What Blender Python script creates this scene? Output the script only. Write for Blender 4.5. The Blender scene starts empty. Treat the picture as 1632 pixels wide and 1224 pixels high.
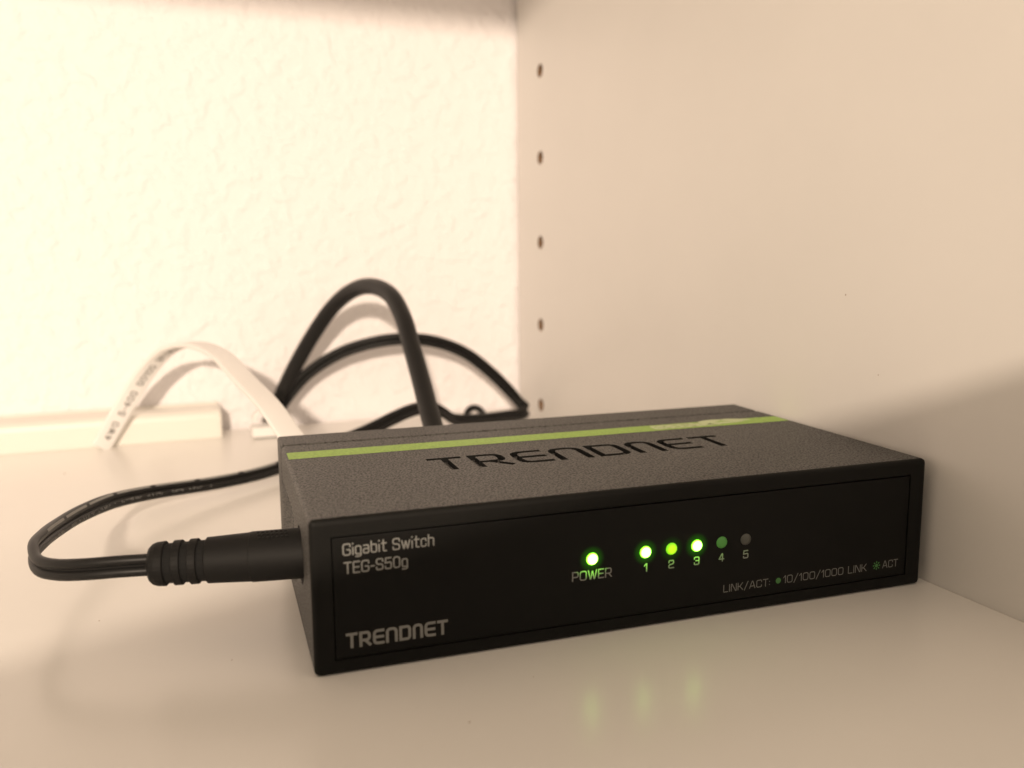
import bpy, bmesh, math, random
from mathutils import Vector, Matrix
random.seed(7)
S = 0.001                      # everything below is written in millimetres
scene = bpy.context.scene
COL = scene.collection

# ------------------------------------------------------------------ camera
cam_d = bpy.data.cameras.new('camera')
cam = bpy.data.objects.new('camera', cam_d)
COL.objects.link(cam)
cam.location = (-137.917*S, -343.818*S, 65.22*S)
cam.rotation_euler = (math.radians(81.495), math.radians(0.455), math.radians(-21.541))
cam_d.sensor_width = 36.0
cam_d.lens = 1409.607/1632*36.0
cam_d.clip_start = 0.004
cam_d.clip_end = 20.0
cam_d.dof.use_dof = True
cam_d.dof.focus_distance = 0.168
cam_d.dof.aperture_fstop = 17.0
scene.camera = cam

# ------------------------------------------------------------------ world, lamp, exposure
world = bpy.data.worlds.new('World'); scene.world = world
world.use_nodes = True
bg = world.node_tree.nodes['Background']
bg.inputs[0].default_value = (1.0, 0.80, 0.60, 1)
bg.inputs[1].default_value = 0.90

lamp_d = bpy.data.lights.new('room_lamp', 'POINT')
lamp_d.energy = 50.0
lamp_d.color = (1.0, 0.81, 0.63)
lamp_d.shadow_soft_size = 0.018
lamp = bpy.data.objects.new('room_lamp', lamp_d)
COL.objects.link(lamp)
lamp.location = (-0.42, -1.15, 0.33)

scene.view_settings.view_transform = 'Standard'
scene.view_settings.look = 'None'
scene.view_settings.exposure = 0.0
scene.view_settings.gamma = 1.0
scene.cycles.max_bounces = 10
scene.cycles.diffuse_bounces = 8
scene.cycles.use_denoising = True

# ------------------------------------------------------------------ materials
def mat(name, color, rough=0.5, spec=0.5, metallic=0.0, emit=None, emit_s=0.0, bump=None, vary=None, coat=0.0):
    """bump: list of (scale, strength, distance_mm, detail); vary: (scale, amount)"""
    m = bpy.data.materials.new(name); m.use_nodes = True
    nt = m.node_tree; b = nt.nodes['Principled BSDF']
    b.inputs['Base Color'].default_value = (*color, 1)
    b.inputs['Roughness'].default_value = rough
    b.inputs['Specular IOR Level'].default_value = spec
    b.inputs['Metallic'].default_value = metallic
    b.inputs['Coat Weight'].default_value = coat
    if emit:
        b.inputs['Emission Color'].default_value = (*emit, 1)
        b.inputs['Emission Strength'].default_value = emit_s
    tc = nt.nodes.new('ShaderNodeTexCoord')
    last = None
    for (sc, st, dist, det) in (bump or []):
        n = nt.nodes.new('ShaderNodeTexNoise'); n.inputs['Scale'].default_value = sc
        n.inputs['Detail'].default_value = det
        nt.links.new(tc.outputs['Object'], n.inputs['Vector'])
        bp = nt.nodes.new('ShaderNodeBump'); bp.inputs['Strength'].default_value = st
        bp.inputs['Distance'].default_value = dist*S
        nt.links.new(n.outputs['Fac'], bp.inputs['Height'])
        if last: nt.links.new(last.outputs['Normal'], bp.inputs['Normal'])
        last = bp
    if last: nt.links.new(last.outputs['Normal'], b.inputs['Normal'])
    if vary:
        n = nt.nodes.new('ShaderNodeTexNoise'); n.inputs['Scale'].default_value = vary[0]
        n.inputs['Detail'].default_value = 4
        nt.links.new(tc.outputs['Object'], n.inputs['Vector'])
        r = nt.nodes.new('ShaderNodeMapRange')
        r.inputs['From Min'].default_value = 0.3; r.inputs['From Max'].default_value = 0.7
        r.inputs['To Min'].default_value = 1-vary[1]; r.inputs['To Max'].default_value = 1+vary[1]
        nt.links.new(n.outputs['Fac'], r.inputs['Value'])
        mx = nt.nodes.new('ShaderNodeVectorMath'); mx.operation = 'SCALE'
        mx.inputs[0].default_value = color
        nt.links.new(r.outputs['Result'], mx.inputs['Scale'])
        nt.links.new(mx.outputs['Vector'], b.inputs['Base Color'])
    return m

def mat_wall():
    m = mat('knockdown_plaster', (0.85, 0.825, 0.84), 0.75, 0.25)
    nt = m.node_tree; b = nt.nodes['Principled BSDF']
    tc = nt.nodes['Texture Coordinate']
    n1 = nt.nodes.new('ShaderNodeTexNoise'); n1.inputs['Scale'].default_value = 165; n1.inputs['Detail'].default_value = 2.5
    n1.inputs['Distortion'].default_value = 0.25
    n2 = nt.nodes.new('ShaderNodeTexNoise'); n2.inputs['Scale'].default_value = 420; n2.inputs['Detail'].default_value = 2
    for n in (n1, n2): nt.links.new(tc.outputs['Object'], n.inputs['Vector'])
    r = nt.nodes.new('ShaderNodeMapRange'); r.interpolation_type = 'SMOOTHSTEP'
    r.inputs['From Min'].default_value = 0.40; r.inputs['From Max'].default_value = 0.70
    nt.links.new(n1.outputs['Fac'], r.inputs['Value'])
    a = nt.nodes.new('ShaderNodeMath'); a.operation = 'MULTIPLY_ADD'; a.inputs[1].default_value = 0.25
    nt.links.new(n2.outputs['Fac'], a.inputs[0]); nt.links.new(r.outputs['Result'], a.inputs[2])
    bp = nt.nodes.new('ShaderNodeBump'); bp.inputs['Strength'].default_value = 0.6; bp.inputs['Distance'].default_value = 0.8*S
    nt.links.new(a.outputs[0], bp.inputs['Height']); nt.links.new(bp.outputs['Normal'], b.inputs['Normal'])
    return m

M = {}
M['wall'] = mat_wall()
M['laminate'] = mat('white_laminate', (0.68, 0.66, 0.635), 0.38, 0.5, bump=[(2600, 0.10, 0.02, 1)], vary=(18, 0.02))
M['shelf'] = mat('white_shelf_laminate', (0.78, 0.76, 0.73), 0.26, 0.5, bump=[(900, 0.12, 0.012, 2)], vary=(22, 0.018))
M['chipboard'] = mat('raw_chipboard', (0.22, 0.13, 0.07), 0.9, 0.2, vary=(900, 0.4))
def mat_shell():
    """moulded black plastic with a coarse pitted spark-erosion grain"""
    m = mat('textured_black_plastic', (0.06, 0.057, 0.053), 0.5, 0.5)
    nt = m.node_tree; b = nt.nodes['Principled BSDF']; tc = nt.nodes['Texture Coordinate']
    n = nt.nodes.new('ShaderNodeTexNoise'); n.inputs['Scale'].default_value = 2500; n.inputs['Detail'].default_value = 1.0
    nt.links.new(tc.outputs['Object'], n.inputs['Vector'])
    r = nt.nodes.new('ShaderNodeMapRange'); r.interpolation_type = 'SMOOTHSTEP'
    r.inputs['From Min'].default_value = 0.36; r.inputs['From Max'].default_value = 0.58
    nt.links.new(n.outputs['Fac'], r.inputs['Value'])
    mx = nt.nodes.new('ShaderNodeMix'); mx.data_type = 'RGBA'
    nt.links.new(r.outputs['Result'], mx.inputs[0])
    mx.inputs[6].default_value = (0.014, 0.013, 0.012, 1); mx.inputs[7].default_value = (0.058, 0.055, 0.050, 1)
    nt.links.new(mx.outputs[2], b.inputs['Base Color'])
    sp = nt.nodes.new('ShaderNodeMapRange'); sp.inputs['To Min'].default_value = 0.25; sp.inputs['To Max'].default_value = 0.9
    nt.links.new(r.outputs['Result'], sp.inputs['Value']); nt.links.new(sp.outputs['Result'], b.inputs['Specular IOR Level'])
    bp = nt.nodes.new('ShaderNodeBump'); bp.inputs['Strength'].default_value = 1.0; bp.inputs['Distance'].default_value = 0.14*S
    nt.links.new(r.outputs['Result'], bp.inputs['Height']); nt.links.new(bp.outputs['Normal'], b.inputs['Normal'])
    return m
M['shell'] = mat_shell()
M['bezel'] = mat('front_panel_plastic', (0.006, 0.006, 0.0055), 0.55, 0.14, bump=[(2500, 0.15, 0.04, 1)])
M['panel'] = mat('front_label_film', (0.005, 0.005, 0.0047), 0.5, 0.14, bump=[(3500, 0.15, 0.02, 1)])
M['dark'] = mat('dark_gap', (0.008, 0.008, 0.008), 0.8, 0.2)
M['print'] = mat('grey_print', (0.21, 0.21, 0.20), 0.6, 0.2)
M['print_dim'] = mat('dark_grey_print', (0.17, 0.17, 0.16), 0.6, 0.2)
M['print_green'] = mat('green_print', (0.07, 0.20, 0.06), 0.6, 0.2)
M['stripe'] = mat('lime_print', (0.27, 0.43, 0.075), 0.5, 0.3, bump=[(1750, 0.7, 0.10, 1)], vary=(1750, .22))
M['stripe_white'] = mat('white_print', (0.50, 0.57, 0.32), 0.5, 0.3)
M['rubber'] = mat('black_pvc', (0.010, 0.0097, 0.0095), 0.42, 0.22, bump=[(1500, 0.15, 0.05, 1)])
M['plug'] = mat('black_moulded_plug', (0.008, 0.0077, 0.0074), 0.6, 0.16, bump=[(1800, 0.3, 0.05, 2)])
M['cord_stripe'] = mat('pale_cord_stripe', (0.26, 0.26, 0.25), 0.5, 0.4)
M['white_pvc'] = mat('white_pvc', (0.80, 0.79, 0.78), 0.45, 0.4)
M['ink'] = mat('cable_ink', (0.06, 0.055, 0.05), 0.6, 0.2)
M['duct'] = mat('white_duct_plastic', (0.76, 0.74, 0.69), 0.4, 0.5)
M['slab'] = mat('dark_slab', (0.02, 0.02, 0.022), 0.3, 0.5)
M['lens_off'] = mat('grey_indicator', (0.07, 0.073, 0.065), 0.4, 0.5)
M['lens_dim'] = mat('dim_green_indicator', (0.06, 0.22, 0.05), 0.4, 0.5, emit=(0.12, 0.5, 0.04), emit_s=0.08)

def mat_led(name, core, rim, s_core, s_rim, r_mm):
    """lit lens: hot in the middle where the diode sits behind it, greener at its rim (object space)"""
    m = bpy.data.materials.new(name); m.use_nodes = True
    nt = m.node_tree; b = nt.nodes['Principled BSDF']
    b.inputs['Base Color'].default_value = (0.1, 0.3, 0.05, 1)
    tc = nt.nodes.new('ShaderNodeTexCoord')
    ln = nt.nodes.new('ShaderNodeVectorMath'); ln.operation = 'LENGTH'
    nt.links.new(tc.outputs['Object'], ln.inputs[0])
    r = nt.nodes.new('ShaderNodeMapRange'); r.interpolation_type = 'SMOOTHSTEP'
    r.inputs['From Min'].default_value = 0.60*r_mm*S; r.inputs['From Max'].default_value = 1.0*r_mm*S
    nt.links.new(ln.outputs['Value'], r.inputs['Value'])
    mx = nt.nodes.new('ShaderNodeMix'); mx.data_type = 'RGBA'
    nt.links.new(r.outputs['Result'], mx.inputs[0])
    mx.inputs[6].default_value = (core[0]*s_core, core[1]*s_core, core[2]*s_core, 1)
    mx.inputs[7].default_value = (rim[0]*s_rim, rim[1]*s_rim, rim[2]*s_rim, 1)
    nt.links.new(mx.outputs[2], b.inputs['Emission Color'])
    b.inputs['Emission Strength'].default_value = 1.0
    return m
M['led'] = mat_led('lit_green_led', (0.50, 1.0, 0.17), (0.20, 1.0, 0.0), 11.0, 2.8, 1.08)
M['led_mid'] = mat_led('half_lit_led', (0.62, 0.93, 0.0), (0.22, 0.85, 0.0), 1.0, 0.9, 1.08)

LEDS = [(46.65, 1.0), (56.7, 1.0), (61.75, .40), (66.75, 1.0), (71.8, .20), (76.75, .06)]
def paint_glow(m, near, far, color, strength, kmin=0.0):
    """emission painted close round each lens in place of leaking diode light (panel space)"""
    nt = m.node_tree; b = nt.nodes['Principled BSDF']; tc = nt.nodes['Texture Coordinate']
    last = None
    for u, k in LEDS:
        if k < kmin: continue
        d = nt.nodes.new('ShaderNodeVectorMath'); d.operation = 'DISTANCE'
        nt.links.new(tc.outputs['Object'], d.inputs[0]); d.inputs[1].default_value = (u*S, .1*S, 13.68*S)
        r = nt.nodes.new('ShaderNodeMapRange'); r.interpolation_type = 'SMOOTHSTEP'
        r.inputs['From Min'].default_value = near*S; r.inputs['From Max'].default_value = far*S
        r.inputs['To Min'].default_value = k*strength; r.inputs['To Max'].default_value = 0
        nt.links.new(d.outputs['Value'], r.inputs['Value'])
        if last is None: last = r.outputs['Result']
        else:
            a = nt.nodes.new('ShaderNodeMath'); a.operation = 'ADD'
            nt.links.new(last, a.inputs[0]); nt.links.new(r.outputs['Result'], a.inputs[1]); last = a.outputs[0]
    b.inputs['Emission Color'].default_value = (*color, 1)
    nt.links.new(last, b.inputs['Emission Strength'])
M['print_glow'] = mat('grey_print_painted_glow', (0.24, 0.24, 0.23), 0.6, 0.2)
paint_glow(M['print_glow'], 2.2, 3.9, (0.30, 1.0, 0.05), 0.75)  # letters carry a painted green glow that fades away from each lens
paint_glow(M['panel'], 0.9, 2.5, (0.10, 1.0, 0.0), 0.07, 0.3)  # halo round the brighter lenses, painted into the panel as emission

# ------------------------------------------------------------------ mesh helpers
def link(name, me, m=None, parent=None, loc=None, smooth=False):
    o = bpy.data.objects.new(name, me); COL.objects.link(o)
    if m is not None: me.materials.append(m)
    if parent is not None: o.parent = parent
    if loc is not None: o.location = Vector(loc)*S
    if smooth:
        for p in me.polygons: p.use_smooth = True
    return o

def tag(o, label=None, cat=None, group=None, kind=None):
    if label: o['label'] = label
    if cat: o['category'] = cat
    if group: o['group'] = group
    if kind: o['kind'] = kind
    return o

def empty(name, loc, rz=0.0):
    o = bpy.data.objects.new(name, None); COL.objects.link(o)
    o.location = Vector(loc)*S; o.rotation_euler = (0, 0, rz); o.empty_display_size = 0.01
    return o

def from_bm(name, bm, m, parent=None, loc=None, smooth=False):
    bmesh.ops.scale(bm, vec=(S, S, S), verts=bm.verts)
    bmesh.ops.recalc_face_normals(bm, faces=bm.faces)
    me = bpy.data.meshes.new(name); bm.to_mesh(me); bm.free()
    return link(name, me, m, parent, loc, smooth)

def box_bm(a, b, bev=0.0, seg=4, bm=None):
    bm2 = bmesh.new()
    c = [(x, y, z) for x in (a[0], b[0]) for y in (a[1], b[1]) for z in (a[2], b[2])]
    v = [bm2.verts.new(p) for p in c]
    for f in ((0,1,3,2),(4,6,7,5),(0,4,5,1),(2,3,7,6),(0,2,6,4),(1,5,7,3)): bm2.faces.new([v[i] for i in f])
    if bev: bmesh.ops.bevel(bm2, geom=bm2.edges[:], offset=bev, segments=seg, profile=0.5, affect='EDGES')
    if bm is None: return bm2
    me = bpy.data.meshes.new('t'); bm2.to_mesh(me); bm2.free(); bm.from_mesh(me); bpy.data.meshes.remove(me)
    return bm

def cut(o, cutter, self_=False):
    md = o.modifiers.new('b', 'BOOLEAN'); md.operation = 'DIFFERENCE'; md.object = cutter
    md.solver = 'EXACT'; md.use_self = self_
    dg = bpy.context.evaluated_depsgraph_get(); dg.update()
    me = bpy.data.meshes.new_from_object(o.evaluated_get(dg))
    o.modifiers.clear()
    old = o.data; o.data = me; me.name = old.name; bpy.data.meshes.remove(old)
    cm = cutter.data; bpy.data.objects.remove(cutter); bpy.data.meshes.remove(cm)

def catmull(P, n=10):
    P = [Vector(p) for p in P]
    Q = [P[0]*2-P[1]] + P + [P[-1]*2-P[-2]]
    out = []
    for i in range(1, len(Q)-2):
        p0, p1, p2, p3 = Q[i-1:i+3]
        t0 = 0; t1 = t0+max((p1-p0).length,1e-6)**.5; t2 = t1+max((p2-p1).length,1e-6)**.5; t3 = t2+max((p3-p2).length,1e-6)**.5
        for k in range(n):
            t = t1+(t2-t1)*k/n
            a1 = p0*((t1-t)/(t1-t0))+p1*((t-t0)/(t1-t0)); a2 = p1*((t2-t)/(t2-t1))+p2*((t-t1)/(t2-t1)); a3 = p2*((t3-t)/(t3-t2))+p3*((t-t2)/(t3-t2))
            b1 = a1*((t2-t)/(t2-t0))+a2*((t-t0)/(t2-t0)); b2 = a2*((t3-t)/(t3-t1))+a3*((t-t1)/(t3-t1))
            out.append(b1*((t2-t)/(t2-t1))+b2*((t-t1)/(t2-t1)))
    out.append(P[-1])
    return out

def frames(path, hints):
    """hints: list of wide-axis directions, one per path point"""
    fr = []
    for i, p in enumerate(path):
        t = (path[min(i+1, len(path)-1)]-path[max(i-1, 0)]).normalized()
        a = hints[i]-t*hints[i].dot(t)
        if a.length < 1e-4: a = Vector((0, 0, 1))-t*t.z
        a.normalize(); b = t.cross(a)
        fr.append((t, a, b))
    for _ in range(6):    # smooth the frame
        na = [((fr[max(i-1,0)][1]+fr[i][1]*2+fr[min(i+1,len(fr)-1)][1])).normalized() for i in range(len(fr))]
        fr = [(t, (na[i]-t*na[i].dot(t)).normalized(), t.cross((na[i]-t*na[i].dot(t)).normalized())) for i, (t, _, _) in enumerate(fr)]
    return fr

def lerp_hints(hk, n, count):
    hk = [Vector(h) for h in hk]; out = []
    for i in range(count):
        f = i/n; k = min(int(f), len(hk)-2); u = min(f-k, 1.0)
        out.append(hk[k].lerp(hk[k+1], u))
    return out

def sweep_bm(path, fr, prof, bm=None, scale=None):
    bm = bm or bmesh.new(); rings = []
    for i, p in enumerate(path):
        t, a, b = fr[i]; s = scale[i] if scale else 1.0
        rings.append([bm.verts.new(p+a*(x*s)+b*(y*s)) for x, y in prof])
    m = len(prof)
    for r0, r1 in zip(rings, rings[1:]):
        for j in range(m): bm.faces.new((r0[j], r0[(j+1) % m], r1[(j+1) % m], r1[j]))
    bm.faces.new(rings[0]); bm.faces.new(rings[-1])
    return bm

def circle(r, n=16): return [(r*math.cos(2*math.pi*k/n), r*math.sin(2*math.pi*k/n)) for k in range(n)]
def eight(r, c, n=12):
    """figure-8 outline of a twin-lead cord; wide along x"""
    cut_a = math.acos(min(1, (c-0.12)/r)) if r > c-0.12 else 0.2
    pr = [(c+r*math.cos(a), r*math.sin(a)) for a in [-(math.pi-cut_a)+k*(2*(math.pi-cut_a))/n for k in range(n+1)]]
    pl = [(-x, -y) for x, y in pr]
    return pr+pl
def rrect(w, h, r, n=4):
    out = []
    for cx, cy, a0 in ((w/2-r, h/2-r, 0), (-w/2+r, h/2-r, 90), (-w/2+r, -h/2+r, 180), (w/2-r, -h/2+r, 270)):
        for k in range(n+1):
            a = math.radians(a0+90*k/n); out.append((cx+r*math.cos(a), cy+r*math.sin(a)))
    return out

# ------------------------------------------------------------------ the setting
bm = box_bm((-900, 0, -400), (500, 25, 900))
tag(from_bm('wall', bm, M['wall']), 'white wall with rough knockdown plaster texture behind the cables', kind='structure')

# shelf (18 mm board)
bm = box_bm((-620, -305, -18), (0, -1.5, 0), 0.5, 2)
tag(from_bm('shelf', bm, M['shelf']), 'white laminate shelf the switch stands on', kind='structure')
bm = box_bm((-620, -292, 198), (0, -1.5, 216), 0.5, 2)
tag(from_bm('upper_shelf', bm, M['shelf']), 'white laminate shelf above, out of the picture', kind='structure')

# cabinet side panel with a row of blind shelf-pin holes (5 mm, 32 mm apart)
HY, HR = -24.6, 2.5
holes = [4.7+32*k for k in range(-6, 16)]
bm = bmesh.new()
def quad(pts): bm.faces.new([bm.verts.new(p) for p in pts])
Y0, Y1, Z0, Z1, TH = -305.0, -1.8, -300.0, 560.0, 18.0
cell = 5.0
zs = [Z0]+[h+s for h in holes for s in (-cell, cell)]+[Z1]
quad([(0, Y0, Z0), (0, HY-cell, Z0), (0, HY-cell, Z1), (0, Y0, Z1)])
quad([(0, HY+cell, Z0), (0, Y1, Z0), (0, Y1, Z1), (0, HY+cell, Z1)])
for k in range(0, len(zs), 2):
    quad([(0, HY-cell, zs[k]), (0, HY+cell, zs[k]), (0, HY+cell, zs[k+1]), (0, HY-cell, zs[k+1])])
N = 24
for h in holes:
    inner = [(HY+HR*math.cos(2*math.pi*(j+.5)/N), h+HR*math.sin(2*math.pi*(j+.5)/N)) for j in range(N)]
    outer = []
    for j in range(N):
        c, s = math.cos(2*math.pi*(j+.5)/N), math.sin(2*math.pi*(j+.5)/N); q = cell/max(abs(c), abs(s))
        outer.append((HY+q*c, h+q*s))
    vi = [bm.verts.new((0, y, z)) for y, z in inner]; vo = [bm.verts.new((0, y, z)) for y, z in outer]
    for j in range(N):
        bm.faces.new((vi[j], vi[(j+1) % N], vo[(j+1) % N], vo[j]))
    for sy, sz in ((1,1),(-1,1),(-1,-1),(1,-1)):       # corner fillers
        cands = [v for v in vo if (v.co.y-HY)*sy > 0 and (v.co.z-h)*sz > 0]
        a_ = max(cands, key=lambda v: abs(v.co.y-HY)*10-abs(v.co.z-h)*0+abs(v.co.z-h))
        b_ = max(cands, key=lambda v: abs(v.co.z-h)*10+abs(v.co.y-HY))
        if a_ is not b_:
            bm.faces.new((a_, b_, bm.verts.new((0, HY+sy*cell, h+sz*cell))))
for pts in ([(0,Y0,Z0),(TH,Y0,Z0),(TH,Y0,Z1),(0,Y0,Z1)], [(0,Y1,Z0),(0,Y1,Z1),(TH,Y1,Z1),(TH,Y1,Z0)],
            [(TH,Y0,Z0),(TH,Y1,Z0),(TH,Y1,Z1),(TH,Y0,Z1)], [(0,Y0,Z0),(0,Y1,Z0),(TH,Y1,Z0),(TH,Y0,Z0)], [(0,Y0,Z1),(TH,Y0,Z1),(TH,Y1,Z1),(0,Y1,Z1)]):
    quad(pts)
bmesh.ops.remove_doubles(bm, verts=bm.verts, dist=0.001)
panel = tag(from_bm('side_panel', bm, M['laminate']), 'white laminate cabinet side with a column of peg holes', kind='structure')
bm = bmesh.new()
r0 = [bm.verts.new((0.02, HR*math.cos(2*math.pi*(j+.5)/N), HR*math.sin(2*math.pi*(j+.5)/N))) for j in range(N)]
r1 = [bm.verts.new((11, v.co.y, v.co.z)) for v in r0]
for j in range(N): bm.faces.new((r0[j], r0[(j+1) % N], r1[(j+1) % N], r1[j]))
bm.faces.new(r1)
bmesh.ops.scale(bm, vec=(S, S, S), verts=bm.verts)
hole_me = bpy.data.meshes.new('peg_hole'); bm.to_mesh(hole_me); bm.free(); hole_me.materials.append(M['chipboard'])
for h in holes:
    if -5 < h < 150:
        o = bpy.data.objects.new('peg_hole', hole_me); COL.objects.link(o); o.parent = panel; o.location = (0, HY*S, h*S)

# tiny specks of dirt on the laminate
def speck(x, y, z, r, on_panel):
    bmv = bmesh.new()
    bmesh.ops.create_icosphere(bmv, subdivisions=1, radius=r)
    for v in bmv.verts: v.co *= random.uniform(.8, 1.2)
    bmesh.ops.scale(bmv, vec=(.3, 1, 1) if on_panel else (1, 1, .3), verts=bmv.verts)
    return from_bm('dirt_speck', bmv, M['chipboard'], loc=(x, y, z))
sp = speck(-168.5, -52.1, 0.05, 0.35, False); sp.parent = bpy.data.objects['shelf']
for (x, y, r) in ((-101.5, -233.9, .16), (-152.0, -175.5, .14), (-131.0, -201.0, .12), (-88.0, -225.0, .10)):
    sp = speck(x, y, 0.03, r, False); sp.parent = bpy.data.objects['shelf']
for (y, z, r) in ((-191.3, 55.4, .17), (-201.9, 39.2, .13), (-60, 105, .15)):
    sp = speck(-0.03, y, z, r, True); sp.parent = panel

# ------------------------------------------------------------------ lettering: a square stroke face
G = {
 'A': (.80, [[(0,0),(.34,1),(.46,1),(.80,0)], [(.14,.30),(.66,.30)]], .05),
 'C': (.72, [[(.72,.74),(.72,1),(0,1),(0,0),(.72,0),(.72,.26)]], .22),
 'E': (.64, [[(.64,1),(0,1),(0,0),(.64,0)], [(.06,.5),(.58,.5)]], .03),
 'G': (.76, [[(.76,.76),(.76,1),(0,1),(0,0),(.76,0),(.76,.48),(.42,.48)]], .22),
 'I': (.0, [[(0,0),(0,1)]], 0),
 'K': (.70, [[(0,0),(0,1)], [(.06,.5),(.26,.5),(.66,1)], [(.30,.47),(.70,0)]], .03),
 'L': (.58, [[(0,1),(0,0),(.58,0)]], .03),
 'N': (.74, [[(0,0),(0,1),(.10,1),(.64,0),(.74,0),(.74,1)]], .03),
 'O': (.78, [[(0,0),(0,1),(.78,1),(.78,0),'c']], .26),
 '0': (.68, [[(0,0),(0,1),(.68,1),(.68,0),'c']], .26),
 'P': (.70, [[(0,0),(0,1),(.70,1),(.70,.42),(.08,.42)]], .2),
 'R': (.74, [[(0,0),(0,1),(.72,1),(.72,.42),(.08,.42)], [(.44,.38),(.76,0)]], .2),
 'S': (.70, [[(.70,.76),(.70,1),(0,1),(0,.53),(.70,.47),(.70,0),(0,0),(0,.24)]], .2),
 'T': (.70, [[(0,1),(.70,1)], [(.35,.94),(.35,0)]], 0),
 'W': (1.06, [[(0,1),(.25,0),(.32,0),(.50,.9),(.56,.9),(.74,0),(.81,0),(1.06,1)]], .05),
 '1': (.26, [[(0,.74),(.20,1),(.26,1),(.26,0)]], .03),
 '2': (.66, [[(0,.74),(0,1),(.66,1),(.66,.56),(0,.42),(0,0),(.68,0)]], .2),
 '3': (.66, [[(0,.78),(0,1),(.66,1),(.66,0),(0,0),(0,.22)], [(.22,.52),(.58,.52)]], .2),
 '4': (.72, [[(.54,0),(.54,1),(.46,1),(0,.28),(.74,.28)]], .03),
 '5': (.66, [[(.62,1),(.06,1),(0,.55),(.66,.60),(.66,0),(0,0),(0,.2)]], .18),
 '/': (.52, [[(0,-.12),(.52,1.08)]], 0),
 ':': (.0, [[(0,.14),(0,.16)], [(0,.60),(0,.62)]], 0),
 '-': (.30, [[(0,.42),(.30,.42)]], 0),
 'a': (.56, [[(.04,.72),(.56,.72),(.56,0),(0,0),(0,.40),(.50,.40)]], .15),
 'b': (.58, [[(0,1.02),(0,0),(.58,0),(.58,.72),(.07,.72)]], .18),
 'c': (.54, [[(.54,.52),(.54,.72),(0,.72),(0,0),(.54,0),(.54,.2)]], .18),
 'g': (.58, [[(.52,0),(0,0),(0,.72),(.58,.72),(.58,-.22),(.04,-.22)]], .18),
 'h': (.58, [[(0,1.02),(0,0)], [(.06,.72),(.58,.72),(.58,0)]], .18),
 'i': (.0, [[(0,0),(0,.62)], [(0,.97),(0,1.0)]], 0),
 'n': (.58, [[(0,0),(0,.72)], [(.06,.72),(.58,.72),(.58,0)]], .18),
 't': (.46, [[(.18,1.0),(.18,0),(.48,0)], [(0,.72),(.12,.72)], [(.24,.72),(.48,.72)]], .12),
 'e': (.56, [[(.5,.36),(0,.36),(0,.72),(.56,.72),(.56,.36)], [(0,.30),(0,0),(.54,0)]], .15),
 'w': (.86, [[(0,.72),(.20,0),(.24,0),(.41,.68),(.45,.68),(.62,0),(.66,0),(.86,.72)]], .04),
 ' ': (.22, [], 0),
 # logo letters (rounded, heavy)
 'lT': (.80, [[(0,1),(.80,1)], [(.40,.90),(.40,0)]], 0),
 'lR': (.84, [[(0,0),(0,1),(.80,1),(.80,.40),(.12,.40)], [(.46,.34),(.84,0)]], .24),
 'lE': (.80, [[(.82,1),(0,1),(0,0),(.82,0)], [(.12,.5),(.78,.5)]], .28),
 'lN': (.84, [[(0,0),(0,1),(.84,1),(.84,0)]], .28),
 'lD': (.86, [[(0,0),(0,1),(.86,1),(.86,0),'c']], .24),
 'ln': (.72, [[(0,0),(0,1),(.72,1),(.72,0)]], .28),
}
def fillet(P, r, closed, sharp=None):
    n = len(P); out = []
    for i in range(n):
        p = Vector(P[i])
        if r <= 0 or (not closed and i in (0, n-1)) or (sharp and sharp[i]): out.append(p); continue
        a = Vector(P[i-1]); b = Vector(P[(i+1) % n])
        da, db = a-p, b-p
        rr = min(r, da.length*.48, db.length*.48)
        p0 = p+da.normalized()*rr; p1 = p+db.normalized()*rr
        for k in range(6):
            t = k/5; out.append(p0*(1-t)**2+p*2*t*(1-t)+p1*t*t)
    return out
def ribbon(P, w, closed):
    """left and right outlines of a stroke with mitred joints"""
    n = len(P); L = []; Rr = []
    for i in range(n):
        if closed: a, b = P[i-1], P[(i+1) % n]
        else: a, b = P[max(i-1, 0)], P[min(i+1, n-1)]
        d1 = (P[i]-a) if (closed or i > 0) else (b-P[i]); d2 = (b-P[i]) if (closed or i < n-1) else (P[i]-a)
        d1 = d1.normalized() if d1.length > 1e-9 else d2.normalized(); d2 = d2.normalized() if d2.length > 1e-9 else d1
        n1 = Vector((-d1.y, d1.x)); n2 = Vector((-d2.y, d2.x)); m = (n1+n2)
        m = m.normalized() if m.length > 1e-6 else n1
        k = w/2/max(m.dot(n1), 0.45)
        L.append(P[i]+m*k); Rr.append(P[i]-m*k)
    return L, Rr
def strokes(text, h, t, width=None, gap=.30):
    """list of (points, closed) in a line of lettering; h cap height, t stroke width"""
    toks = text if isinstance(text, list) else list(text)
    hh = h-t; adv = []; x = 0.0
    for c in toks:
        adv.append(x); x += G[c][0]*hh+t+gap*hh*.55
    nat = x-gap*hh*.55
    k = (width/nat) if width else 1.0
    out = []
    for c, x0 in zip(toks, adv):
        for st in G[c][1]:
            closed = st[-1] == 'c'
            pts = [p for p in st if p != 'c']
            Q = [Vector(((x0+t/2+px*hh)*k, t/2+py*hh)) for px, py in pts]
            if not closed:                     # square stroke ends
                Q[0] = Q[0]+(Q[0]-Q[1]).normalized()*(t/2); Q[-1] = Q[-1]+(Q[-1]-Q[-2]).normalized()*(t/2)
            sharp = [(c in ('P', 'R', 'lR', 'lD') and px == 0) or (c == '5' and i_ in (1, 2)) for i_, (px, py) in enumerate(pts)]
            P = fillet(Q, G[c][2]*hh, closed, sharp)
            out.append((P, closed, c))
    return out
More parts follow.
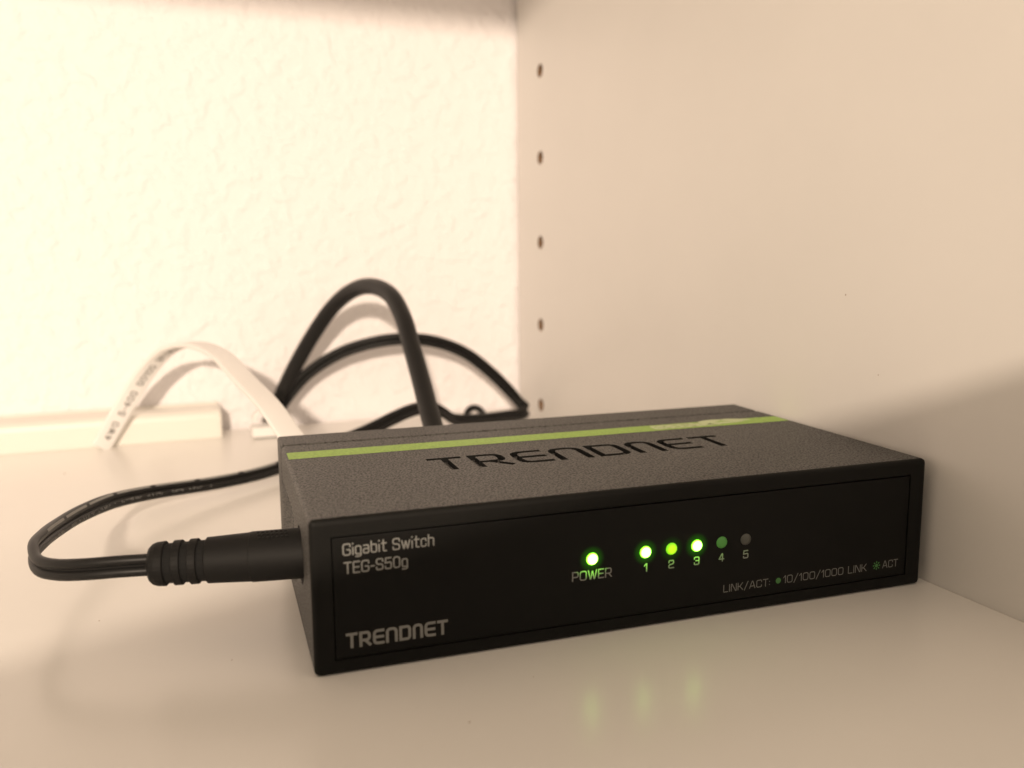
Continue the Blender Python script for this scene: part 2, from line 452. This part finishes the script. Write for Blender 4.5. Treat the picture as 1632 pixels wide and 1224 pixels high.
def lettering_bm(text, h, t, width, place, gap=.30):
    """flat print; place(x, y, layer) maps into the parent's space"""
    bm = bmesh.new()
    for li, (P, closed, c) in enumerate(strokes(text, h, t, width, gap)):
        L, Rr = ribbon(P, t, closed)
        lay = li % 3
        vl = [bm.verts.new(place(p.x, p.y, lay)) for p in L]; vr = [bm.verts.new(place(p.x, p.y, lay)) for p in Rr]
        n = len(P)
        for i in range(n if closed else n-1):
            j = (i+1) % n
            try: bm.faces.new((vl[i], vl[j], vr[j], vr[i]))
            except ValueError: pass
    return bm

# ------------------------------------------------------------------ the network switch
W, D, H = 116.7, 66.9, 25.25
YAW = math.radians(-2.887)
sw = empty('network_switch', (-119.5, -212.7, 0), YAW)
tag(sw, 'black plastic five port network switch with a lime stripe and lit green lights', 'network switch')
def dev(u, v, z):
    return Vector((-119.5+u*math.cos(YAW)-v*math.sin(YAW), -212.7+u*math.sin(YAW)+v*math.cos(YAW), z))

SEAM = 56.0
house = from_bm('housing', box_bm((0, 0, 0.04), (W, SEAM, H), 0.9, 5), M['shell'], sw)
# recess for the front label panel
PU0, PU1, PZ0, PZ1 = 3.2, 113.0, 2.4, 22.4
cut(house, from_bm('cutter', box_bm((PU0, -2, PZ0), (PU1, 1.0, PZ1)), None, sw))
# engraved brand name in the lid
LOGO = ['lT', 'lR', 'lE', 'lN', 'lD', 'ln', 'lE', 'lT']
bm = bmesh.new()
DEP = 1.0
for (P, closed, c) in strokes(LOGO, 10.0, 1.5, 64.0, gap=.42):
    L, Rr = ribbon(P, 1.5, closed); n = len(P)
    top = []; bot = []
    for zz, store in ((H+1, top), (H-DEP, bot)):
        for A in (L, Rr): store.append([bm.verts.new((26.0+p.x, 23.6+p.y, zz)) for p in A])
    for i in range(n if closed else n-1):
        j = (i+1) % n
        bm.faces.new((top[0][i], top[0][j], top[1][j], top[1][i])); bm.faces.new((bot[0][i], bot[1][i], bot[1][j], bot[0][j]))
        bm.faces.new((top[0][i], bot[0][i], bot[0][j], top[0][j])); bm.faces.new((top[1][i], top[1][j], bot[1][j], bot[1][i]))
    if not closed:
        for i in (0, n-1): bm.faces.new((top[0][i], top[1][i], bot[1][i], bot[0][i]))
cut(house, from_bm('cutter', bm, None, sw), True)
# vent slots and jack hole in the left side
bm = bmesh.new()
for k in range(8):
    v = 29.5+k*3.2
    box_bm((-1, v, 5), (1.6, v+1.3, 18.5), 0, 1, bm)
cut(house, from_bm('cutter', bm, None, sw))
bm = bmesh.new(); bmesh.ops.create_cone(bm, cap_ends=True, segments=32, radius1=5.1, radius2=5.1, depth=4, matrix=Matrix.Translation((0, 17, 14.4)) @ Matrix.Rotation(math.pi/2, 4, 'Y'))
cut(house, from_bm('cutter', bm, None, sw))
house.data.materials.clear(); house.data.materials.append(M['shell']); house.data.materials.append(M['bezel'])
for p in house.data.polygons:       # smoother front bezel; engraved logo walls take its black as painted shade
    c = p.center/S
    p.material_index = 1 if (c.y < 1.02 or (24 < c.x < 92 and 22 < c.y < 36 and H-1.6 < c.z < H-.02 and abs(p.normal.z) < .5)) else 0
# rear cover and the dark seam
from_bm('rear_cover', box_bm((0, SEAM+.5, 0.04), (W, D, H-0.05), .7, 4), M['shell'], sw)
from_bm('seam', box_bm((0.7, SEAM-1, 1.2), (W-.7, SEAM+2, H-1.8)), M['dark'], sw)
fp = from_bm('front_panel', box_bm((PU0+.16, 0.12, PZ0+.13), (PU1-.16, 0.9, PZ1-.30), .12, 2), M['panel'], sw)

FV = 0.12
def front(u0, z0):
    return lambda x, y, lay: (u0+x, FV-0.03-0.006*lay, z0+y)
def word(name, text, u0, z0, h, t, width, m='print', gap=.30, label=None):
    o = from_bm(name, lettering_bm(text, h, t, width, front(u0, z0), gap), M[m], fp)
    if label: o['label'] = label
    return o
word('lettering', 'Gigabit Switch', 4.95, 19.2, 1.95, .215, 14.4, gap=.30, label='grey printed words Gigabit Switch')
word('lettering', 'TEG-S50g', 5.05, 16.25, 1.95, .235, 10.0, gap=.28, label='grey printed code TEG-S50g')
word('lettering', LOGO, 5.0, 4.12, 2.5, .46, 16.3, gap=.36, label='grey printed wordmark TRENDNET')
word('lettering', 'POWER', 43.0, 10.05, 1.7, .19, 7.3, 'print_glow', gap=.26, label='printed word POWER')
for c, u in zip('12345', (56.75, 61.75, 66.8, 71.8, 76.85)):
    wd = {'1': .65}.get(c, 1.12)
    word('lettering', c, u-wd/2, 10.1, 1.55, .21, wd, 'print_glow', label='printed port number '+c)
word('lettering', 'LINK/ACT:', 72.4, 4.2, 1.45, .16, 9.8, 'print_dim', gap=.26, label='printed words LINK/ACT')
word('lettering', '10/100/1000', 85.05, 4.28, 1.5, .16, 13.4, 'print_dim', gap=.24, label='printed figures 10/100/1000')
word('lettering', 'LINK', 99.5, 4.28, 1.5, .16, 4.3, 'print_dim', gap=.24, label='printed word LINK')
word('lettering', 'ACT', 107.5, 4.35, 1.5, .16, 3.65, 'print_dim', gap=.24, label='printed word ACT')
bm = bmesh.new(); bmesh.ops.create_circle(bm, cap_ends=True, segments=20, radius=.55, matrix=Matrix.Translation((84.0, FV-.03, 4.95)) @ Matrix.Rotation(math.pi/2, 4, 'X'))
from_bm('link_symbol', bm, M['print_green'], fp)
bm = bmesh.new()
bmesh.ops.create_circle(bm, cap_ends=True, segments=14, radius=.34, matrix=Matrix.Translation((106.1, FV-.03, 5.1)) @ Matrix.Rotation(math.pi/2, 4, 'X'))
for k in range(8):
    a = k*math.pi/4
    c, s = math.cos(a), math.sin(a)
    q = [(.48, -.11), (.86, -.11), (.86, .11), (.48, .11)]
    bm.faces.new([bm.verts.new((106.1+x*c-y*s, FV-.03, 5.1+x*s+y*c)) for x, y in q])
from_bm('act_symbol', bm, M['print_green'], fp)

# indicator lenses
def lens_bm(r=1.08, h=.42):
    bm = bmesh.new(); rings = []
    for k in range(6):
        a = k/6*math.pi/2
        rings.append([bm.verts.new((r*math.cos(a)*math.cos(b), -h*math.sin(a), r*math.cos(a)*math.sin(b))) for b in [2*math.pi*j/24 for j in range(24)]])
    for q0, q1 in zip(rings, rings[1:]):
        for j in range(24): bm.faces.new((q0[j], q0[(j+1) % 24], q1[(j+1) % 24], q1[j]))
    bm.faces.new(rings[-1])
    return bm
for u, mk, lab in ((46.65, 'led', 'bright green lit power light'), (56.7, 'led', 'bright green lit light of port 1'),
                   (61.75, 'led_mid', 'yellow green lit light of port 2'), (66.75, 'led', 'bright green lit light of port 3'),
                   (71.8, 'lens_dim', 'faint green light of port 4'), (76.75, 'lens_off', 'unlit grey light of port 5')):
    o = from_bm('indicator_light', lens_bm(), M[mk], sw, (u, FV-.01, 13.68), True)
    o['label'] = lab

# lime stripe across the lid with the white eco mark at its right end
TZ = H+0.03
def top(u0, v0): return lambda x, y, lay: (u0+x, v0+y, TZ+.03+.006*lay)
bm = bmesh.new()
bm.faces.new([bm.verts.new(p) for p in ((0.6, 42.6, TZ), (W-1.0, 42.0, TZ), (W-1.0, 47.8, TZ), (0.6, 48.6, TZ))])
stripe = from_bm('lime_stripe', bm, M['stripe'], sw); stripe['label'] = 'lime green stripe printed across the lid'
mk = from_bm('eco_mark', lettering_bm('GREENnet', 4.0, .9, 16.5, top(81.5, 43.2), .30), M['stripe_white'], stripe)
bm = bmesh.new()
for cx, cy, rx, ry, rot in ((97.6, 47.4, 3.6, 1.5, .30), (104.2, 46.9, 3.6, 1.4, -.25), (101.0, 44.9, 4.4, .9, .0)):
    ring = []
    for k in range(20):
        a = 2*math.pi*k/20; x, y = rx*math.cos(a), ry*math.sin(a)*(1-.35*math.cos(a))
        ring.append(bm.verts.new((cx+x*math.cos(rot)-y*math.sin(rot), cy+x*math.sin(rot)+y*math.cos(rot), TZ+.05+.006*len(bm.faces))))
    bm.faces.new(ring)
from_bm('leaf_mark', bm, M['stripe_white'], stripe)

# ------------------------------------------------------------------ power cord with barrel plug
cord = empty('power_cord', tuple(dev(-1, 17, 0)))
tag(cord, 'black twin lead power cord with dashed stripe and ribbed barrel plug in the switch side', 'power cord')
C0 = dev(-1, 17, 0)
def rel(o_at): return lambda p: Vector(p)-o_at
pa, pb = dev(1.0, 17.0, 14.7), dev(-25.2, 22.0, 14.0)
def axial_bm(p0, p1, stations, n=32, flat=None):
    """body of revolution from p0 to p1; stations (distance, radius)"""
    ax = (p1-p0).normalized(); e1 = Vector((0, 0, 1)); e1 = (e1-ax*e1.dot(ax)).normalized(); e2 = ax.cross(e1)
    bm = bmesh.new(); rings = []
    for d_, r in stations:
        rings.append([bm.verts.new(p0+ax*d_-C0+(e1*math.cos(2*math.pi*k/n)+e2*math.sin(2*math.pi*k/n))*r) for k in range(n)])
    for a, b in zip(rings, rings[1:]):
        for k in range(n): bm.faces.new((a[k], a[(k+1) % n], b[(k+1) % n], b[k]))
    bm.faces.new(rings[0]); bm.faces.new(rings[-1])
    return bm
Lp = (pb-pa).length
plug = from_bm('barrel_plug', axial_bm(pa, pb, [(0, 4.15), (.2, 4.3), (9, 4.25), (9.1, 4.14), (16.2, 3.85), (16.4, 3.6)], 64), M['plug'], cord, None, True)
plug.data.set_sharp_from_angle(angle=math.radians(30))
# grip ridges moulded into the plug
ax = (pb-pa).normalized()
bm = bmesh.new()
for r_ in range(3):
    for k in range(7):
        ang = math.radians(6+r_*11)
        c = pa+ax*(3.4+k*.75)-C0+Vector((0, -math.sin(ang), math.cos(ang)))*4.3
        box_bm((c.x-.2, c.y-.28, c.z-.18), (c.x+.2, c.y+.28, c.z+.18), .05, 1, bm)
from_bm('grip_ridges', bm, M['plug'], plug)
# strain relief: a core with three raised collars
st = []
core = from_bm('relief_core', axial_bm(pa, pb, [(16.0, 3.45), (24.0, 3.3)]), M['dark'], cord)
for a0, a1, r in ((17.6, 19.0, 3.8), (20.2, 21.6, 3.76)):
    from_bm('relief_ring', axial_bm(pa, pb, [(a0, 3.0), (a0, r-.12), (a0+.12, r), (a1-.12, r), (a1, r-.12), (a1, 3.0)]), M['plug'], cord)
from_bm('strain_relief', axial_bm(pa, pb, [(22.9, 3.0), (22.9, 3.62), (23.05, 3.75), (24.3, 3.65), (25.0, 3.4), (25.5, 2.9), (25.7, 2.2)]), M['plug'], cord)

pts = [tuple(dev(-24.5, 21.9, 14.0)), tuple(dev(-29, 22.6, 14.0)), tuple(dev(-34, 24.0, 13.7)), tuple(dev(-39, 27.5, 13.0)),
       tuple(dev(-42.6, 32.0, 12.7)), (-162.0, -171.5, 13.2), (-161.5, -163, 12.7), (-160.3, -152.4, 11.5), (-157, -137.3, 10.0), (-151.5, -122.6, 8.3), (-143.6, -111.2, 6.5),
       (-134.6, -103.2, 5.0), (-128.1, -98.6, 4.2), (-117.8, -91.7, 3.6), (-109.8, -85.2, 3.5), (-96.5, -74.0, 4.4),
       (-87.0, -68.0, 6.3), (-78.0, -64.0, 8.1), (-68.2, -60.0, 11.0), (-60.4, -56.0, 12.4), (-53.5, -53.0, 12.2), (-48.5, -50.0, 9.6), (-43.1, -46.0, 6.0),
       (-32.5, -40.0, 4.0), (-19.9, -33.0, 2.9), (-9.4, -27.0, 2.3), (-5.6, -22.5, 3.0), (-7.4, -20.0, 5.6), (-11.6, -20.0, 10.4), (-19.1, -21.0, 17.8), (-31.3, -23.0, 27.1),
       (-44.0, -24.0, 32.1), (-56.1, -24.0, 33.5), (-67.5, -22.0, 32.2), (-78.6, -19.0, 28.5), (-89.8, -16.0, 21.3), (-97.9, -14.0, 12.2), (-102.3, -12.0, 5.1), (-103.5, -11, 1.6)]
NS = 10
path = catmull(pts, NS)
hk = [(0, 0, 1)]*4+[(0, .1, 1)]+[(0, .25, .95)]+[(.0, .4, .9)]*3+[(-.2, .6, .75)]*7+[(0, .6, .8)]*9+[(0, .5, .85)]*3+[(.8, 0, .4)]*2+[(.75, -.1, .6)]*3+[(.45, -.1, .85)]*1+[(.2, -.1, 1)]+[(0, -.1, 1)]*1+[(-.3, -.1, .9)]*2+[(-.7, -.1, .7)]*9
fr = frames(path, lerp_hints(hk, NS, len(path)))
for i in range(len(path)): path[i] = path[i]-C0
from_bm('twin_lead', sweep_bm(path, fr, eight(.90, .99, 20), None, [1+.22*min(max((i/NS-14)/3, 0), 1) for i in range(len(path))]), M['rubber'], cord, None, True).data.set_sharp_from_angle(angle=math.radians(38))
# dashed pale stripe on the upper lead
def arc(path):
    s = [0]
    for a, b in zip(path, path[1:]): s.append(s[-1]+(b-a).length)
    return s
sa = arc(path)
def at_s(s):
    for i in range(len(sa)-1):
        if sa[i+1] >= s:
            f = (s-sa[i])/max(sa[i+1]-sa[i], 1e-9)
            return path[i].lerp(path[i+1], f), fr[i][0], fr[i][1].lerp(fr[i+1][1], f), fr[i][2].lerp(fr[i+1][2], f)
    return path[-1], *fr[-1]
i_b = 6*NS
s0 = sa[i_b]; s1 = sa[16*NS]
camp = Vector((-137.9, -343.8, 65.2))-C0
def side_sign(p, b): return 1 if (Vector((-119, -280, 60))-C0-p).dot(b) > 0 else -1
s = s0+1
while s < s1:
    ln = 12.5; bm = bmesh.new(); prev = None
    n = 8
    rows = []
    for k in range(n+1):
        p, t, a, b = at_s(s+ln*k/n); sg = side_sign(p, b)
        row = []
        for ang in (52, 70, 88):          # wraps round the upper lead, on the side that faces the room
            al = math.radians(ang)
            row.append(bm.verts.new(p+a*(.99+.915*math.cos(al))+b*(sg*.915*math.sin(al))))
        rows.append(row)
    for q0, q1 in zip(rows, rows[1:]):
        for j in range(2): bm.faces.new((q0[j], q0[j+1], q1[j+1], q1[j]))
    from_bm('stripe_dash', bm, M['cord_stripe'], cord, None, True)
    s += ln+1.7
# faint moulded marks on the lower lead
bm = bmesh.new(); s = s0+6
while s < s0+75:
    p, t, a, b = at_s(s); sg = side_sign(p, b)
    if random.random() < .75:
        for dz in ((-.28, .28), (-.28, 0), (0, .28))[random.randrange(3)],:
            q = p-a*.99+b*(sg*.91)
            bm.faces.new([bm.verts.new(q+t*x+a*y+b*sg*0.012) for x, y in ((-.12, dz[0]), (.14, dz[0]), (.14, dz[1]), (-.12, dz[1]))])
    s += .62 if random.random() < .86 else 2.4
from_bm('moulded_marks', bm, M['cord_stripe'], cord)

# ------------------------------------------------------------------ thick black network cable arching behind the switch
nc = empty('network_cable', (-71.5, -135, 0)); B0 = Vector((-71.5, -135, 0))
tag(nc, 'thick round black network cable in a tall arch behind the switch', 'network cable')
pts = [(-103.4, -9.5, 3.6), (-102.6, -10.0, 5.5), (-100.2, -12.0, 11.1), (-96.1, -15.0, 20.6), (-89.5, -20.0, 33.5), (-81.9, -28.0, 46.2), (-76.5, -38.0, 52.4), (-72.6, -50.0, 54.2),
       (-69.6, -64.0, 51.8), (-68.8, -76.0, 45.5), (-69.3, -88.0, 36.9), (-69.9, -100.0, 28.1), (-71.0, -112.0, 20.4), (-71.5, -120.0, 16.0), (-71.5, -127.0, 14.2)]
path2 = [p-B0 for p in catmull(pts, 12)]
fr2 = frames(path2, [Vector((1, .2, 0))]*len(path2))
from_bm('jacket', sweep_bm(path2, fr2, circle(2.75, 20)), M['rubber'], nc, None, True)
def rj45(name, parent, o_at, x, z, m):
    c = Vector((x, -133.5, z))-o_at
    b = from_bm(name, box_bm((c.x-5.8, c.y-10.5, c.z-4), (c.x+5.8, c.y+4, c.z+4), .5, 2), m, parent)
    from_bm('boot', box_bm((c.x-4.2, c.y+4.1, c.z-3.3), (c.x+4.2, c.y+9.5, c.z+3.3), 1.2, 3), m, parent)
    from_bm('latch', box_bm((c.x-3, c.y-8, c.z+4.1), (c.x+3, c.y+6, c.z+5.2), .3, 2), m, parent)
rj45('connector', nc, B0, -71.5, 14.0, M['plug'])

# ------------------------------------------------------------------ white flat cable
wc = empty('flat_cable', (-159.9, -20, 0)); W0 = Vector((-159.9, -20, 0))
tag(wc, 'white flat network cable with black print arching left of the black cables', 'network cable')
pts = [(-160.6, -19.8, .9), (-159.4, -20.0, 2.2), (-156.9, -21.0, 6.6), (-151.6, -22.0, 15.2), (-145.5, -25.0, 24.8), (-138.3, -33.0, 33.3), (-131.1, -46.0, 36.9), (-123.7, -66.0, 36.0),
       (-117.9, -90.0, 30.5), (-113.4, -108.0, 25.6), (-110.2, -119.0, 20.2), (-107.8, -124.5, 16.8), (-105.2, -127.6, 14.6), (-103.6, -130.0, 14.0)]
path3 = [p-W0 for p in catmull(pts, 12)]
fr3 = frames(path3, [Vector((.95, .25, 0))]*len(path3))
from_bm('jacket', sweep_bm(path3, fr3, rrect(6.5, 1.5, .6)), M['white_pvc'], wc, None, True)
rj45('connector', wc, W0, -103.2, 14.0, M['white_pvc'])
# black printing along the jacket: four groups of small characters
sa3 = arc(path3)
def at3(s):
    for i in range(len(sa3)-1):
        if sa3[i+1] >= s:
            f = (s-sa3[i])/max(sa3[i+1]-sa3[i], 1e-9)
            return path3[i].lerp(path3[i+1], f), fr3[i][0], fr3[i][1], fr3[i][2]
    return path3[-1], *fr3[-1]
s_txt = 3.6
for grp in ('4W0', '5-400', 'G0100', '3P/W00'):
    bm = bmesh.new()
    hh, tt = 2.3, .34
    Ls = strokes(grp, hh, tt, None, .5)
    wid = max(p.x for P, c_, ch in Ls for p in P)+tt/2
    for li, (P, closed, ch) in enumerate(Ls):
        L, Rr = ribbon(P, tt, closed)
        def put(q):
            p, t, a, b = at3(s_txt+q.x); sg = 1 if (camp+C0-W0-p).dot(b) > 0 else -1
            return p+a*(-(q.y-hh/2)+.15)+b*sg*(.76+.008*(li % 3))
        vl = [bm.verts.new(put(p)) for p in L]; vr = [bm.verts.new(put(p)) for p in Rr]; n = len(P)
        for i in range(n if closed else n-1):
            j = (i+1) % n; bm.faces.new((vl[i], vl[j], vr[j], vr[i]))
    from_bm('jacket_print', bm, M['ink'], wc)
    s_txt += wid+2.6

# ------------------------------------------------------------------ white cable duct along the foot of the wall
x_end = -120.6
bm = bmesh.new()
prof = [(-15.6, 0.05), (-15.6, 7.2), (-15.1, 8.8), (-13.9, 9.8), (-12.0, 10.2), (-2.0, 10.3), (-2.0, 0.05)]
for n_, x in ((0, -620), (1, x_end-1.3), (2, x_end-.3), (3, x_end)):
    k = 1.0 if n_ < 2 else (.985 if n_ == 2 else .93)
    row = [bm.verts.new((x, -2+(y+2)*k, .05+(z-.05)*k)) for y, z in prof]
    if n_:
        for j in range(len(prof)): bm.faces.new((last_row[j], last_row[(j+1) % len(prof)], row[(j+1) % len(prof)], row[j]))
    else: bm.faces.new(row)
    last_row = row
bm.faces.new(last_row)
B_ = empty('cable_duct', (x_end, -8, 0))
tag(B_, 'white plastic cable duct lying along the foot of the wall', 'cable duct')
o = from_bm('duct_cover', bm, M['duct'], None); o.parent = B_; o.matrix_parent_inverse = Matrix.Translation(-B_.location)
o = from_bm('duct_base', box_bm((-620, -1.9, 0.05), (x_end-.4, -.4, 10.9), .3, 2), M['duct'], None); o.parent = B_; o.matrix_parent_inverse = Matrix.Translation(-B_.location)

# ------------------------------------------------------------------ small white stick-on clip beside the duct
cl = empty('cable_clip', (-106.5, -20, 0))
tag(cl, 'small white stick-on cable clip on the shelf beside the duct end', 'cable clip')
from_bm('base', box_bm((-4.6, -4.2, .55), (4.6, 4.2, 4.2), .5, 2), M['white_pvc'], cl)
from_bm('adhesive_pad', box_bm((-3.6, -3.6, 0.02), (4.2, 4, .6)), M['cord_stripe'], cl)
arcp = [Vector((3.2*math.cos(a)-.3, 0, 6.6+2.9*math.sin(a))) for a in [math.radians(-50+k*20) for k in range(13)]]
from_bm('hook', sweep_bm(arcp, frames(arcp, [Vector((0, 1, 0))]*len(arcp)), rrect(5.0, 1.1, .3)), M['white_pvc'], cl)

# ------------------------------------------------------------------ small dark ring of wire by the corner
rg = empty('wire_tie', (-29.3, -29, 0))
tag(rg, 'small black wire tie curled up behind the switch near the corner', 'cable tie')
rp = [Vector((3.5*math.cos(a), 1.6*math.sin(a), 2.6+3.6*math.sin(a))) for a in [math.radians(-22+k*11.2) for k in range(21)]]
from_bm('loop', sweep_bm(rp, frames(rp, [Vector((0, 1, 0))]*len(rp)), circle(1.25, 10)), M['rubber'], rg, None, True)

# ------------------------------------------------------------------ the phone stand-in, added unseen behind the lens to shade shelf and panel
ph = empty('shade_slab', (-137.917, -343.818, 65.22))
ph.rotation_euler = (cam.rotation_euler.to_matrix() @ Matrix.Rotation(math.radians(16), 3, 'Z')).to_euler()
tag(ph, 'dark unseen phone held sideways in front of the shelf to take the picture', 'slab')
from_bm('body', box_bm((-72, -80, 5.0), (92, 0.4, 12.5), 3.0, 4), M['slab'], ph)
from_bm('slab_face', box_bm((-67, -71, 12.55), (87, -4, 12.9)), M['dark'], ph)
